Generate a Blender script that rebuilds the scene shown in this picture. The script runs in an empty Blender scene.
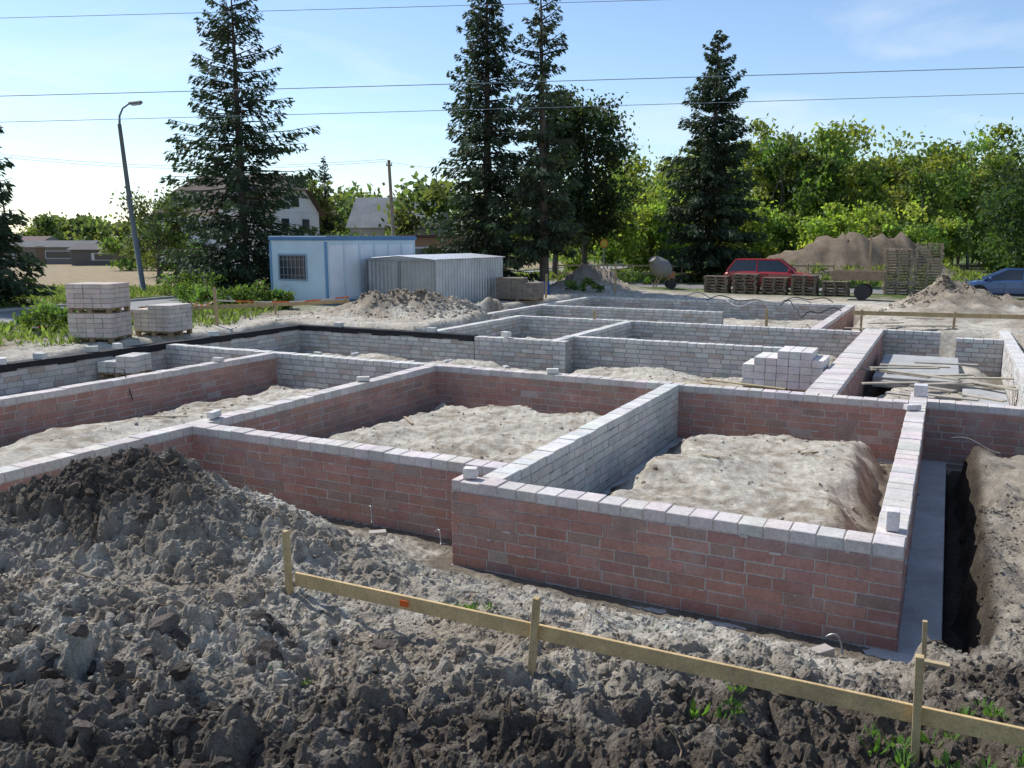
import bpy, math, random
import numpy as np
from mathutils import Vector
random.seed(7); rng=np.random.default_rng(11)
S27,C27=math.sin(math.radians(27)),math.cos(math.radians(27))
OX,OY=3.64,7.50
def W(a,b): return (OX-C27*a+S27*b, OY+S27*a+C27*b)
def AB(x,y):
    x=x-OX; y=y-OY
    return -C27*x+S27*y, S27*x+C27*y
BROT=math.atan2(S27,-C27)      # heading of the +a axis
col=bpy.context.scene.collection

# ---------------------------------------------------------------- noise
def hsh(ix,iy,seed):
    h=(ix*374761393+iy*668265263+seed*974634777)&0xffffffff
    h=((h^(h>>13))*1274126177)&0xffffffff
    return (h^(h>>16))&0xffff
def pn(x,y,seed=0):
    xi=np.floor(x).astype(np.int64); yi=np.floor(y).astype(np.int64)
    fx=x-xi; fy=y-yi
    def g(ix,iy):
        t=hsh(ix,iy,seed)*(2*math.pi/65536.0)
        return np.cos(t),np.sin(t)
    u=fx*fx*fx*(fx*(fx*6-15)+10); v=fy*fy*fy*(fy*(fy*6-15)+10)
    g00=g(xi,yi);g10=g(xi+1,yi);g01=g(xi,yi+1);g11=g(xi+1,yi+1)
    n00=g00[0]*fx+g00[1]*fy; n10=g10[0]*(fx-1)+g10[1]*fy
    n01=g01[0]*fx+g01[1]*(fy-1); n11=g11[0]*(fx-1)+g11[1]*(fy-1)
    return 1.5*((n00*(1-u)+n10*u)*(1-v)+(n01*(1-u)+n11*u)*v)
def vor(x,y,seed):
    """cellular clods: returns per-cell tilted height (0..1) faded at the crevices"""
    xi=np.floor(x).astype(np.int64); yi=np.floor(y).astype(np.int64)
    f1=np.full(x.shape,9.);f2=np.full(x.shape,9.);hh=np.zeros(x.shape)
    for i in(-1,0,1):
        for j in(-1,0,1):
            cx=xi+i;cy=yi+j
            px=cx+hsh(cx,cy,seed)/65536.; py=cy+hsh(cx,cy,seed+7)/65536.
            dx=x-px;dy=y-py; dd=np.hypot(dx,dy)
            r=hsh(cx,cy,seed+13)/65536.; an=hsh(cx,cy,seed+19)*(2*math.pi/65536)
            hv=r*r+.7*(dx*np.cos(an)+dy*np.sin(an))
            nw=dd<f1
            f2=np.where(nw,f1,np.minimum(f2,dd)); hh=np.where(nw,hv,hh); f1=np.where(nw,dd,f1)
    return hh*np.clip((f2-f1)/.28,0,1)**.7
def ss(e0,e1,x):
    t=np.clip((x-e0)/(e1-e0),0,1); return t*t*(3-2*t)

# ---------------------------------------------------------------- materials
def newmat(name):
    m=bpy.data.materials.new(name); m.use_nodes=True
    nt=m.node_tree; b=nt.nodes['Principled BSDF']
    return m,nt,b
def N(nt,t,**k):
    n=nt.nodes.new(t)
    for a,v in k.items(): setattr(n,a,v)
    return n
def colmat(name,rough=.85,scales=((6,.5),(45,.5)),lo=.72,hi=1.22,bump=.3,bscale=60,bdist=.01,metal=0,spec=.3,transl=0,stain=None):
    m,nt,b=newmat(name); L=nt.links
    at=N(nt,'ShaderNodeAttribute'); at.attribute_name='Col'
    tc=N(nt,'ShaderNodeTexCoord')
    cur=at.outputs['Color']
    for sc,w in scales:
        no=N(nt,'ShaderNodeTexNoise'); no.inputs['Scale'].default_value=sc; no.inputs['Detail'].default_value=6; no.inputs['Roughness'].default_value=.65
        L.new(tc.outputs['Object'],no.inputs['Vector'])
        mr=N(nt,'ShaderNodeMapRange'); mr.inputs[1].default_value=.3; mr.inputs[2].default_value=.7
        mr.inputs[3].default_value=lo; mr.inputs[4].default_value=hi
        L.new(no.outputs['Fac'],mr.inputs[0])
        mx=N(nt,'ShaderNodeMix',data_type='RGBA',blend_type='MULTIPLY'); mx.inputs[0].default_value=w*1.6 if w*1.6<1 else 1
        L.new(cur,mx.inputs[6]); L.new(mr.outputs[0],mx.inputs[7]); cur=mx.outputs[2]
    if stain:
        no=N(nt,'ShaderNodeTexNoise'); no.inputs['Scale'].default_value=stain[1]; no.inputs['Detail'].default_value=8; no.inputs['Roughness'].default_value=.7
        L.new(tc.outputs['Object'],no.inputs['Vector'])
        mr=N(nt,'ShaderNodeMapRange'); mr.inputs[1].default_value=.52; mr.inputs[2].default_value=.68; mr.inputs[4].default_value=stain[2]
        L.new(no.outputs['Fac'],mr.inputs[0])
        mx=N(nt,'ShaderNodeMix',data_type='RGBA'); L.new(mr.outputs[0],mx.inputs[0]); L.new(cur,mx.inputs[6]); mx.inputs[7].default_value=(*stain[0],1); cur=mx.outputs[2]
    L.new(cur,b.inputs['Base Color'])
    b.inputs['Roughness'].default_value=rough; b.inputs['Metallic'].default_value=metal
    b.inputs['Specular IOR Level'].default_value=spec
    if bump>0:
        no=N(nt,'ShaderNodeTexNoise'); no.inputs['Scale'].default_value=bscale; no.inputs['Detail'].default_value=8; no.inputs['Roughness'].default_value=.7
        L.new(tc.outputs['Object'],no.inputs['Vector'])
        bp=N(nt,'ShaderNodeBump'); bp.inputs['Strength'].default_value=bump; bp.inputs['Distance'].default_value=bdist
        L.new(no.outputs['Fac'],bp.inputs['Height']); L.new(bp.outputs[0],b.inputs['Normal'])
    if transl>0:
        out=nt.nodes['Material Output']; tr=N(nt,'ShaderNodeBsdfTranslucent'); ms=N(nt,'ShaderNodeMixShader'); ms.inputs[0].default_value=transl
        hs=N(nt,'ShaderNodeMix',data_type='RGBA',blend_type='MULTIPLY'); hs.inputs[0].default_value=1; hs.inputs[7].default_value=(1.9,2.0,.9,1)
        L.new(cur,hs.inputs[6]); L.new(hs.outputs[2],tr.inputs['Color'])
        L.new(b.outputs[0],ms.inputs[1]); L.new(tr.outputs[0],ms.inputs[2]); L.new(ms.outputs[0],out.inputs['Surface'])
    return m
M_soil=colmat('soil',.95,((1.7,.4),(11,.45),(70,.6)),.58,1.36,1.0,48,.03,spec=.08)
M_block=colmat('block_masonry',.92,((3,.35),(28,.45)),.72,1.22,.55,70,.006,spec=.15,stain=((.42,.39,.36),2.3,.38))
M_conc=colmat('concrete',.9,((2,.5),(30,.4)),.7,1.2,.4,50,.006)
M_wood=colmat('wood',.8,((5,.5),(60,.5)),.65,1.2,.4,90,.004)
M_paint=colmat('painted_sheet',.55,((.8,.35),(12,.25)),.8,1.1,.08,20,.004)
M_metal=colmat('galvanised_metal',.42,((1.2,.5),(9,.3)),.75,1.15,.05,20,.004,metal=.6,spec=.5)
M_asph=colmat('asphalt',.9,((.4,.5),(30,.4)),.8,1.2,.3,40,.004)
M_leaf=colmat('foliage',.6,((.35,.4),(3,.4)),.65,1.4,0,transl=.45)
M_needle=colmat('needles',.7,((.5,.4),(4,.4)),.6,1.35,0,transl=.15)
M_bark=colmat('bark',.95,((3,.5),(20,.5)),.6,1.3,.5,20,.02)
M_plast=colmat('dark_rubber',.6,((4,.3),),.8,1.2,.1,30,.003)
M_roof=colmat('roofing',.85,((.8,.5),(8,.4)),.7,1.2,.3,12,.02)
M_rufelt=colmat('roofing_felt',.75,((2,.5),(20,.4)),.6,1.4,.5,30,.008)
def solid(name,c,rough,metal=0,spec=.5,coat=0):
    m,nt,b=newmat(name); b.inputs['Base Color'].default_value=(*c,1); b.inputs['Roughness'].default_value=rough
    b.inputs['Metallic'].default_value=metal; b.inputs['Specular IOR Level'].default_value=spec; b.inputs['Coat Weight'].default_value=coat
    no=N(nt,'ShaderNodeTexNoise'); no.inputs['Scale'].default_value=3; mr=N(nt,'ShaderNodeMapRange'); mr.inputs[3].default_value=rough*.8; mr.inputs[4].default_value=min(1,rough*1.3)
    nt.links.new(no.outputs['Fac'],mr.inputs[0]); nt.links.new(mr.outputs[0],b.inputs['Roughness'])
    return m
M_glass=solid('dark_glass',(.03,.04,.05),.08,0,.8)
M_red=solid('red_car_paint',(.42,.015,.02),.3,0,.5,.8)
M_blue=solid('blue_car_paint',(.03,.08,.2),.28,.2,.5,.8)

# ---------------------------------------------------------------- mesh builder
def chamfer_template():
    V=[];idx={}
    for sx in(-1,1):
        for sy in(-1,1):
            for sz in(-1,1):
                for ax in range(3):
                    idx[(sx,sy,sz,ax)]=len(V); V.append((sx,sy,sz,ax))
    F=[]
    for ax in range(3):
        o=[i for i in range(3) if i!=ax]
        for s in(-1,1):
            q=[]
            for p,r in((-1,-1),(1,-1),(1,1),(-1,1)):
                k=[0,0,0]; k[ax]=s;k[o[0]]=p;k[o[1]]=r
                q.append(idx[(*k,ax)])
            F.append(q)
    for ax in range(3):
        o=[i for i in range(3) if i!=ax]
        for p in(-1,1):
            for r in(-1,1):
                k1=[0,0,0];k1[ax]=-1;k1[o[0]]=p;k1[o[1]]=r
                k2=list(k1);k2[ax]=1
                F.append([idx[(*k1,o[0])],idx[(*k2,o[0])],idx[(*k2,o[1])],idx[(*k1,o[1])]])
    for sx in(-1,1):
        for sy in(-1,1):
            for sz in(-1,1):
                F.append([idx[(sx,sy,sz,i)] for i in range(3)])
    return V,F
CV,CF=chamfer_template()
_vv=[]
for (sx,sy,sz,ax) in CV:
    k=[sx*.9,sy*.9,sz*.9]; k[ax]=[sx,sy,sz][ax]; _vv.append(Vector(k))
for i,f in enumerate(CF):
    n=(_vv[f[1]]-_vv[f[0]]).cross(_vv[f[2]]-_vv[f[0]])
    c=sum((_vv[j] for j in f),Vector())/len(f)
    if n.dot(c)<0: CF[i]=f[::-1]
class MB:
    def __init__(s): s.V=[];s.F=[];s.C=[]
    def face(s,pts,c):
        i=len(s.V); s.V+= [tuple(p) for p in pts]; s.F.append(list(range(i,i+len(pts)))); s.C.append(c)
    def box(s,c,size,rz=0,color=(.5,.5,.5),ch=0,tilt=0,roll=0):
        cx,cy,cz=c; hx,hy,hz=size[0]/2,size[1]/2,size[2]/2
        co,si=math.cos(rz),math.sin(rz); ct,st=math.cos(tilt),math.sin(tilt); cr,sr=math.cos(roll),math.sin(roll)
        i=len(s.V)
        def put(x,y,z):
            y,z=y*cr-z*sr, y*sr+z*cr
            x,z=x*ct-z*st, x*st+z*ct
            s.V.append((cx+x*co-y*si, cy+x*si+y*co, cz+z))
        if ch>0:
            for (sx,sy,sz,ax) in CV:
                x=sx*(hx if ax==0 else hx-ch); y=sy*(hy if ax==1 else hy-ch); z=sz*(hz if ax==2 else hz-ch)
                put(x,y,z)
            for f in CF: s.F.append([i+j for j in f]); s.C.append(color)
        else:
            for sx in(-1,1):
                for sy in(-1,1):
                    for sz in(-1,1): put(sx*hx,sy*hy,sz*hz)
            for f in((0,1,3,2),(4,6,7,5),(0,4,5,1),(2,3,7,6),(0,2,6,4),(1,5,7,3)):
                s.F.append([i+j for j in f]); s.C.append(color)
    def tube(s,path,rad,n=8,color=(.5,.5,.5),cap=True):
        P=[Vector(p) for p in path]; i0=len(s.V)
        if not hasattr(rad,'__len__'): rad=[rad]*len(P)
        for k,p in enumerate(P):
            t=(P[min(k+1,len(P)-1)]-P[max(k-1,0)]).normalized()
            u=t.cross(Vector((0,0,1)))
            if u.length<.05: u=t.cross(Vector((1,0,0)))
            u.normalize(); v=t.cross(u)
            for j in range(n):
                an=2*math.pi*j/n; q=p+(u*math.cos(an)+v*math.sin(an))*rad[k]; s.V.append(tuple(q))
        for k in range(len(P)-1):
            for j in range(n):
                a=i0+k*n+j;b=i0+k*n+(j+1)%n
                s.F.append([a,b,b+n,a+n]); s.C.append(color)
        if cap:
            s.F.append([i0+j for j in range(n)]); s.C.append(color)
            s.F.append([i0+(len(P)-1)*n+j for j in range(n)][::-1]); s.C.append(color)
    def build(s,name,mat,parent=None,smooth=False):
        me=bpy.data.meshes.new(name); me.from_pydata(s.V,[],s.F); 
        lt=np.array([len(f) for f in s.F]); C=np.ones((len(s.F),4),np.float32); C[:,:3]=np.array(s.C)
        at=me.color_attributes.new('Col','FLOAT_COLOR','CORNER'); at.data.foreach_set('color',np.repeat(C,lt,axis=0).ravel())
        me.materials.append(mat); 
        if smooth: me.polygons.foreach_set('use_smooth',[True]*len(me.polygons))
        me.update()
        o=bpy.data.objects.new(name,me); col.objects.link(o)
        if parent: o.parent=parent
        return o
def empty(name):
    e=bpy.data.objects.new(name,None); col.objects.link(e); return e
def bigmesh(name,V,F,C,mat,smooth=False,parent=None):
    me=bpy.data.meshes.new(name); k=F.shape[1]
    me.vertices.add(len(V)); me.vertices.foreach_set('co',V.astype(np.float32).ravel())
    me.loops.add(F.size); me.loops.foreach_set('vertex_index',F.astype(np.int32).ravel())
    me.polygons.add(len(F)); me.polygons.foreach_set('loop_start',np.arange(0,F.size,k,dtype=np.int32))
    try: me.polygons.foreach_set('loop_total',np.full(len(F),k,np.int32))
    except Exception: pass
    me.polygons.foreach_set('use_smooth',np.full(len(F),smooth) if isinstance(smooth,bool) else smooth)
    me.update(calc_edges=True); me.validate()
    at=me.color_attributes.new('Col','FLOAT_COLOR','POINT'); c4=np.ones((len(V),4),np.float32); c4[:,:3]=C; at.data.foreach_set('color',c4.ravel())
    me.materials.append(mat); o=bpy.data.objects.new(name,me); col.objects.link(o)
    if parent: o.parent=parent
    return o

# ---------------------------------------------------------------- wall plan
T=.28
WALLS=[
 ('b',0.0,T,   0.0,8.9,'pink',(0,T,0,0)),
 ('a',0.0,T,   T,4.9,'pink',(0,-T,0,0)),
 ('b',4.35,4.63, T,7.7,'white',(0,0,0,0)),
 ('a',.72,1.0, 4.63,9.92,'pink',(0,0,0,0)),
 ('b',9.92,10.2, -4.2,7.7,'pink',(0,0,0,0)),
 ('a',7.7,7.98, T,10.4,'pink',(0,0,0,0)),
 ('a',7.7,7.98, 10.4,18.5,'grey',(0,0,0,0)),
 ('b',14.6,14.88, -3.0,7.7,'pink',(0,0,0,0)),
 ('b',18.5,18.78, -1.5,13.1,'felt',(0,0,0,0)),
 ('a',13.1,13.38, 12.0,18.78,'felt',(0,0,0,0)),
 ('a',13.1,13.38, 9.1,12.0,'grey',(0,0,0,0)),
 ('a',14.4,14.68, 3.3,9.4,'grey',(0,0,0,0)),
 ('b',9.4,9.68, 13.38,19.6,'grey',(0,0,0,0)),
 ('a',19.6,19.88, 2.1,14.0,'grey',(0,0,0,0)),
 ('b',13.7,13.98, 13.38,19.6,'grey',(0,0,0,0)),
 ('b',15.2,15.48, 19.9,30.6,'grey',(0,0,0,0)),
 ('a',24.6,24.88, 7.5,15.2,'grey',(0,0,0,0)),
 ('a',30.6,30.88, 3.6,15.5,'grey',(0,0,0,0)),
 ('b',3.3,3.6, 19.9,30.9,'pink',(0,0,0,0)),
 ('b',1.5,2.05, 7.98,20.5,'pink',(0,0,0,0)),
 ('a',20.5,20.78, -.1,2.05,'grey',(0,0,0,0)),
 ('a',19.0,19.28, -1.7,-.5,'grey',(0,0,0,0)),
 ('b',-1.98,-1.7, 8.3,22.0,'grey',(0,0,0,0)),
 ('a',8.0,8.28, -3.2,0.0,'pink',(0,0,0,0)),
]
def sdrect(a,b,a0,a1,b0,b1):
    dx=np.maximum(a0-a,a-a1); dy=np.maximum(b0-b,b-b1)
    return np.minimum(np.maximum(dx,dy),0)+np.hypot(np.maximum(dx,0),np.maximum(dy,0))
FOOT=[(0,4.9,0,20),(4.6,10.2,.72,14.6),(10.2,18.78,-4.2,13.38),(2,14,13,20),(3.3,15.5,19.9,30.9),(-1.98,2.1,7.9,20.8)]
def terrain(x,y,want=False):
    a,b=AB(x,y)
    d=np.full_like(x,1e9)
    for r in FOOT: d=np.minimum(d,sdrect(a,b,*r))
    dw=np.full_like(x,1e9)
    for w in WALLS:
        r=(w[1],w[2],w[3],w[4]) if w[0]=='b' else (w[3],w[4],w[1],w[2])
        dw=np.minimum(dw,sdrect(a,b,*r))
    w1=pn(x*.9,y*.9,1); w2=pn(x*.35,y*.35,2); w3=pn(x*2.3,y*2.3,3)
    f9=pn(x*9,y*9,31); f18=pn(x*18,y*18,32)
    G=.80+.20*ss(0,8,b)+.1*ss(9,14,a)
    G=G+.12*ss(-1,-3.0,x-0.0)*ss(7.5,5,y)
    kr=ss(.3,-.3,a)*ss(-1.9,-.7,b+.3*w1+.25*w3)*ss(8.4,7.4,b)
    G=G*(1-kr)+kr*(.46+.32*ss(.9,2.4,d)+.10*w1+.07*w3)
    s0=.12+.46*kr; wd=2.3*(1-kr)+.20*kr
    far=ss(1,6,b); wd=np.where(kr>.5,wd,wd*(1-far)+far*.9)
    rag=.16*w1*ss(.15,.6,d)*(1-.4*kr)+(.05+.07*kr)*w3*ss(.1,.4,d)+.035*kr*f9*ss(.3,.6,d)
    zo=G*ss(s0,s0+wd,d+rag)
    zo=zo-.42*kr*ss(.36,.42,d)*ss(.80,.62,d+rag)-.05*kr*ss(.5,.38,d)
    lvl=np.where(b<7.8,.44,.40)+.08*w2+.06*w1
    zi=-.04+lvl*ss(.15,.82,dw+.16*w1+.13*w3)
    z=np.where(d>0,zo,zi)
    hm=ss(.1,-1.0,b)*(1-ss(9.3,10.3,a))+0
    hp=.86*np.exp(-((x+4.0)/1.2)**2-((y-8.3)/1.25)**2)+.30*np.exp(-((x+5.7)/1.6)**2-((y-6.9)/1.3)**2)+.42*np.exp(-((x+2.5)/1.3)**2-((y-7.5)/.8)**2)+.30*np.exp(-((x+3.2)/1.8)**2-((y-5.4)/1.2)**2)
    z=z+hp*hm
    P=[(4.4,47,1.7,1.7,1.35),(16.6,32.5,1.6,1.8,1.15),(15.0,30.0,1.8,1.5,.5),(23.0,60,3.2,2.6,2.6),(27.3,60.5,3.0,2.6,2.5),(19,61,3,2,1.3),(-3.9,31.8,1.5,1.2,.75),(-1.3,32.5,1.3,1.1,.45),(-5.6,31.5,1.2,1.1,.4),(-.2,34.3,.8,1.0,1.1),(19,30,2,2,.6),(8,8.6,1.4,1.6,.08)]
    pile=np.zeros_like(x)
    for px,py,rx,ry,h in P: pile=pile+h*np.exp(-((x-px)/rx)**2-((y-py)/ry)**2)
    pile=pile*(1+.18*w1+.12*w3)
    z=z+pile
    ri=ss(.0,.4,d)*ss(40,18,y)*ss(34,20,np.abs(x))
    ri=np.maximum(ri,.45*(d<=0)*ss(.15,.6,dw)); ri=np.maximum(ri,ss(.1,.5,pile))
    road=np.maximum(sdrect(a,b,26.2,33.5,-40,400)<0, sdrect(a,b,-80,26.5,39.2,45)<0)
    ri=np.where(road,0,ri)
    calm=.45+.55*np.clip(ss(.2,-1.2,b)*ss(.0,.5,hp)+ss(6.4,5.2,y)+ss(.3,.8,pile),0,1)
    calm=np.where(d<=0,.45,calm); calm=calm*(1-kr*ss(.8,.5,d))
    xw=x+.10*w3+.03*pn(x*7,y*7,41); yw=y+.10*pn(x*2.3+9,y*2.3,42)+.03*pn(x*7,y*7+5,43)
    patch=ss(-.35,.35,pn(x*.8+4,y*.8,44))
    dz=.12*w1+.09*w3+.15*(vor(xw*2.4,yw*2.4,51)-.3)*(.35+.65*patch)+.085*(vor(xw*5.2,yw*5.2,52)-.3)+.055*(vor(xw*10.5,yw*10.5,53)-.3)+.035*f9+.024*f18+.012*pn(x*33,y*33,34)
    z=z+dz*ri*calm
    z=z+np.where(road,0,.03*w2*ss(10,25,y))
    z=np.where(road,.995,z)
    if not want: return z
    n1=pn(x*.7+3,y*.7,21)*.6+pn(x*1.9,y*1.9,22)*.4; n2=pn(x*4.5,y*4.5,23)
    sand=np.array([.53,.485,.405]); tan=np.array([.36,.305,.235]); dark=np.array([.12,.097,.076]); green=np.array([.085,.12,.03]); dry=np.array([.34,.27,.17])
    def mix(A,Bc,t): t=t[...,None]; return A*(1-t)+Bc*t
    C=np.broadcast_to(tan,x.shape+(3,)).copy()
    strip=ss(2.9,2.0,d)*(hp<.25)
    C=mix(C,sand,np.clip(ss(-.25,.35,n1+.4*n2)+.45*strip,0,1))
    heapd=np.clip(ss(.25,.9,hp)+ss(5.9,4.9,y-.18*x)*1.0+ss(1.2,.2,np.hypot(x+5,y-4.)/2),0,1)
    C=mix(C,tan*.85,heapd*.6)
    C=mix(C,dark,np.clip(heapd*ss(.75,-.1,n1+.5*n2)*1.0,0,.92))
    C=mix(C,dark,.5*ss(.25,.7,n2+n1)*ss(.1,.4,d)*(1-.6*strip))
    C=np.where((d<=0)[...,None],mix(np.broadcast_to(sand*1.0,C.shape),tan*1.0,.95*ss(-.2,.5,n2*.8+.8*n1)),C)
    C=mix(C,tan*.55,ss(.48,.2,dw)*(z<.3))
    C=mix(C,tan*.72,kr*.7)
    C=mix(C,dark*.8,kr*ss(.88,.74,d)*(d>.3))  # trench shadow beside the right wall, painted into the soil colour
    gz=np.clip(ss(20,26,a)*ss(-.2,.2,n1+.2)+ss(34,38,b)*1.0,0,1)*(pile<.3)
    C=mix(C,green,gz*ss(-.5,.1,n2*.6+n1+.1))
    C=mix(C,dry,ss(33.5,35,a)*ss(-.9,-.2,n1)*ss(120,80,y))
    C=mix(C,green*1.1,ss(95,110,y))
    C=mix(C,np.array([.30,.25,.19]),ss(.2,.6,pile)*(y>30))
    C=mix(C,np.array([.19,.15,.11])*(1+.35*np.clip(n2+n1,-1,1))[...,None],ss(.3,.8,pile)*(y>55))
    return z,C
def TZ(x,y): return float(terrain(np.array([float(x)]),np.array([float(y)]))[0])

def axis(segs):
    out=[segs[0][0]]
    for s,e,st in segs:
        n=max(1,int(round((e-s)/st))); out+=list(np.linspace(s,e,n+1)[1:])
    return out
xa=axis([(-7,7,.021)]); ya=axis([(3.2,6.5,.018),(6.5,11,.025),(11,24,.07),(24,40,.16)])
def ext(start,step,grow,lim,sgn):
    v=start; o=[]
    while abs(v)<lim:
        v+=sgn*step; step*=grow; o.append(v)
    return o
xa=ext(-7,.05,1.02,30,-1)[::-1]+xa+ext(7,.05,1.02,30,1)
xa=ext(xa[0],.5,1.12,2500,-1)[::-1]+xa+ext(xa[-1],.5,1.12,2500,1)
ya=ext(3.2,.08,1.2,60,-1)[::-1]+ya+ext(40,.2,1.04,2500,1)
xa=np.array(xa);ya=np.array(ya)
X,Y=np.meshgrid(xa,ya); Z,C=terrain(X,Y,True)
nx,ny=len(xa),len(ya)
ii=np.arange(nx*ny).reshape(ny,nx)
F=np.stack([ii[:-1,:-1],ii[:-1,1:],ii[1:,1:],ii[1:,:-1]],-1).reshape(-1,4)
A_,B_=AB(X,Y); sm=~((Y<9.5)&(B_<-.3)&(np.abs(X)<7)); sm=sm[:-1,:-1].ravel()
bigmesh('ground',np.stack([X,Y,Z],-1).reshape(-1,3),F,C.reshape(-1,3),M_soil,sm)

# ---------------------------------------------------------------- clods
def ico(sub):
    import bmesh
    bm=bmesh.new(); bmesh.ops.create_icosphere(bm,subdivisions=sub,radius=1); bm.verts.ensure_lookup_table()
    V=np.array([v.co[:] for v in bm.verts]); Fc=np.array([[v.index for v in f.verts] for f in bm.faces]); bm.free(); return V,Fc
def variants(sub,n,amp):
    V,Fc=ico(sub); out=[]
    for k in range(n):
        o=rng.uniform(0,50,3); s=rng.uniform(.9,1.5)
        r=1+amp*(pn(V[:,0]*s+o[0]+V[:,2]*.7,V[:,1]*s+o[1]+V[:,2]*.9,k)*1.3+.6*np.abs(pn(V[:,0]*3+o[2]+V[:,2]*2,V[:,1]*3-V[:,2]*2,k+50)))
        v=V*r[:,None]*np.array([1,rng.uniform(.65,1),rng.uniform(.45,.8)])
        for _ in range(9):
            nrm=rng.normal(size=3); nrm/=np.linalg.norm(nrm); dd=rng.uniform(.4,.75)
            e=v@nrm-dd; v=v-np.maximum(e,0)[:,None]*nrm*.95
        if sub>=2:
            q=1+amp*.22*pn(V[:,0]*6+V[:,2]*5+o[0],V[:,1]*6-V[:,2]*5,k+90)
            if sub>=3: q=q+amp*.16*pn(V[:,0]*13+V[:,2]*11+o[0],V[:,1]*13-V[:,2]*11,k+190)
            v=v*q[:,None]
        out.append(v)
    return out,Fc
def scatter(name,pts,sizes,colors,sub,smooth,nvar=24,amp=.38,mat=M_soil,sink=.25,parent=None):
    va,Fc=variants(sub,nvar,amp); nv=len(va[0]); n=len(pts)
    va=np.array(va)[rng.integers(0,nvar,n)]
    th=rng.uniform(0,2*math.pi,n); c,s=np.cos(th),np.sin(th)
    x=va[:,:,0]*c[:,None]-va[:,:,1]*s[:,None]; y=va[:,:,0]*s[:,None]+va[:,:,1]*c[:,None]; z=va[:,:,2]
    tl=rng.uniform(-.6,.6,n); ct,st=np.cos(tl)[:,None],np.sin(tl)[:,None]; x,z=x*ct-z*st,x*st+z*ct
    V=np.stack([x,y,z],-1)*sizes[:,None,None]+pts[:,None,:]; V[:,:,2]+=(sizes*sink)[:,None]
    Fa=(Fc[None]+(np.arange(n)*nv)[:,None,None]).reshape(-1,3)
    return bigmesh(name,V.reshape(-1,3),Fa,np.repeat(colors,nv,axis=0),mat,smooth,parent)
def scat_pts(n,x0,x1,y0,y1,test):
    x=rng.uniform(x0,x1,n); y=rng.uniform(y0,y1,n); a,b=AB(x,y); k=test(x,y,a,b); x,y=x[k],y[k]
    z,Cc=terrain(x,y,True); return np.stack([x,y,z],-1),Cc
def front(x,y,a,b):
    d=np.full_like(x,1e9)
    for r in FOOT: d=np.minimum(d,sdrect(a,b,*r))
    dens=np.where((a<5.2)&(b>-2.6)&(a>-.2),.40,1.)
    dens=np.where(a<-.4,.8,dens)
    dens=dens*(.40+.60*ss(-.3,.3,pn(x*1.3,y*1.3,77)))
    return (d>.62)&(rng.uniform(0,1,len(x))<dens)
p,c1=scat_pts(60000,-7,6.8,3.2,11,front)
k=p[:,1]*.62+.9>np.abs(p[:,0]); p,c1=p[k],c1[k]
sz=.007+.024*rng.uniform(0,1,len(p))**2.6
scatter('soil_clods',p,sz,np.clip(c1*rng.uniform(.7,1.3,(len(p),1)),0,.6),1,False)
p,c1=scat_pts(3600,-7,6.5,3.2,11,front)
dk=(p[:,1]<6.2)|(p[:,0]<-2)
kk=dk|(rng.uniform(0,1,len(p))<.4); p,c1=p[kk],c1[kk]
sz=.022+.050*rng.uniform(0,1,len(p))**2.6
scatter('soil_lumps',p,sz,np.clip(c1*rng.uniform(.65,1.25,(len(p),1)),0,.6),2,False,40,.45,sink=.05)
p,c1=scat_pts(380,-5,.8,3.2,6.0,lambda x,y,a,b:(x<-.3)&(rng.uniform(0,1,len(x))<ss(.5,-3,x)))
sz=.045+.08*rng.uniform(0,1,len(p))**2
scatter('clay_lumps',p,sz,np.array([[.15,.125,.105]])*rng.uniform(.6,1.4,(len(p),1)),3,False,24,.6,sink=-.1)
p,c1=scat_pts(6500,-9,14,9,34,lambda x,y,a,b:(b>8.2)|((b>.4)&(b<7.5)))
scatter('rubble_stones',p,.010+.040*rng.uniform(0,1,len(p))**3.6,np.clip(c1*rng.uniform(.85,1.15,(len(p),1)),0,.6),1,False)
for nm,(px,py,r,n,s) in {'rubble_pile':(-3.0,31.7,3.2,1000,.10),'earth_pile':(16.6,32.3,2.6,700,.10),'gravel_pile':(4.4,47,2,200,.07)}.items():
    x=px+rng.normal(0,r*.45,n); y=py+rng.normal(0,r*.3,n); z,cc=terrain(x,y,True)
    scatter(nm,np.stack([x,y,z],-1),s*(.25+.75*rng.uniform(0,1,n)**2.5),np.clip(cc*rng.uniform(.6,1.3,(n,1)),0,.6),2,False)

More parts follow.
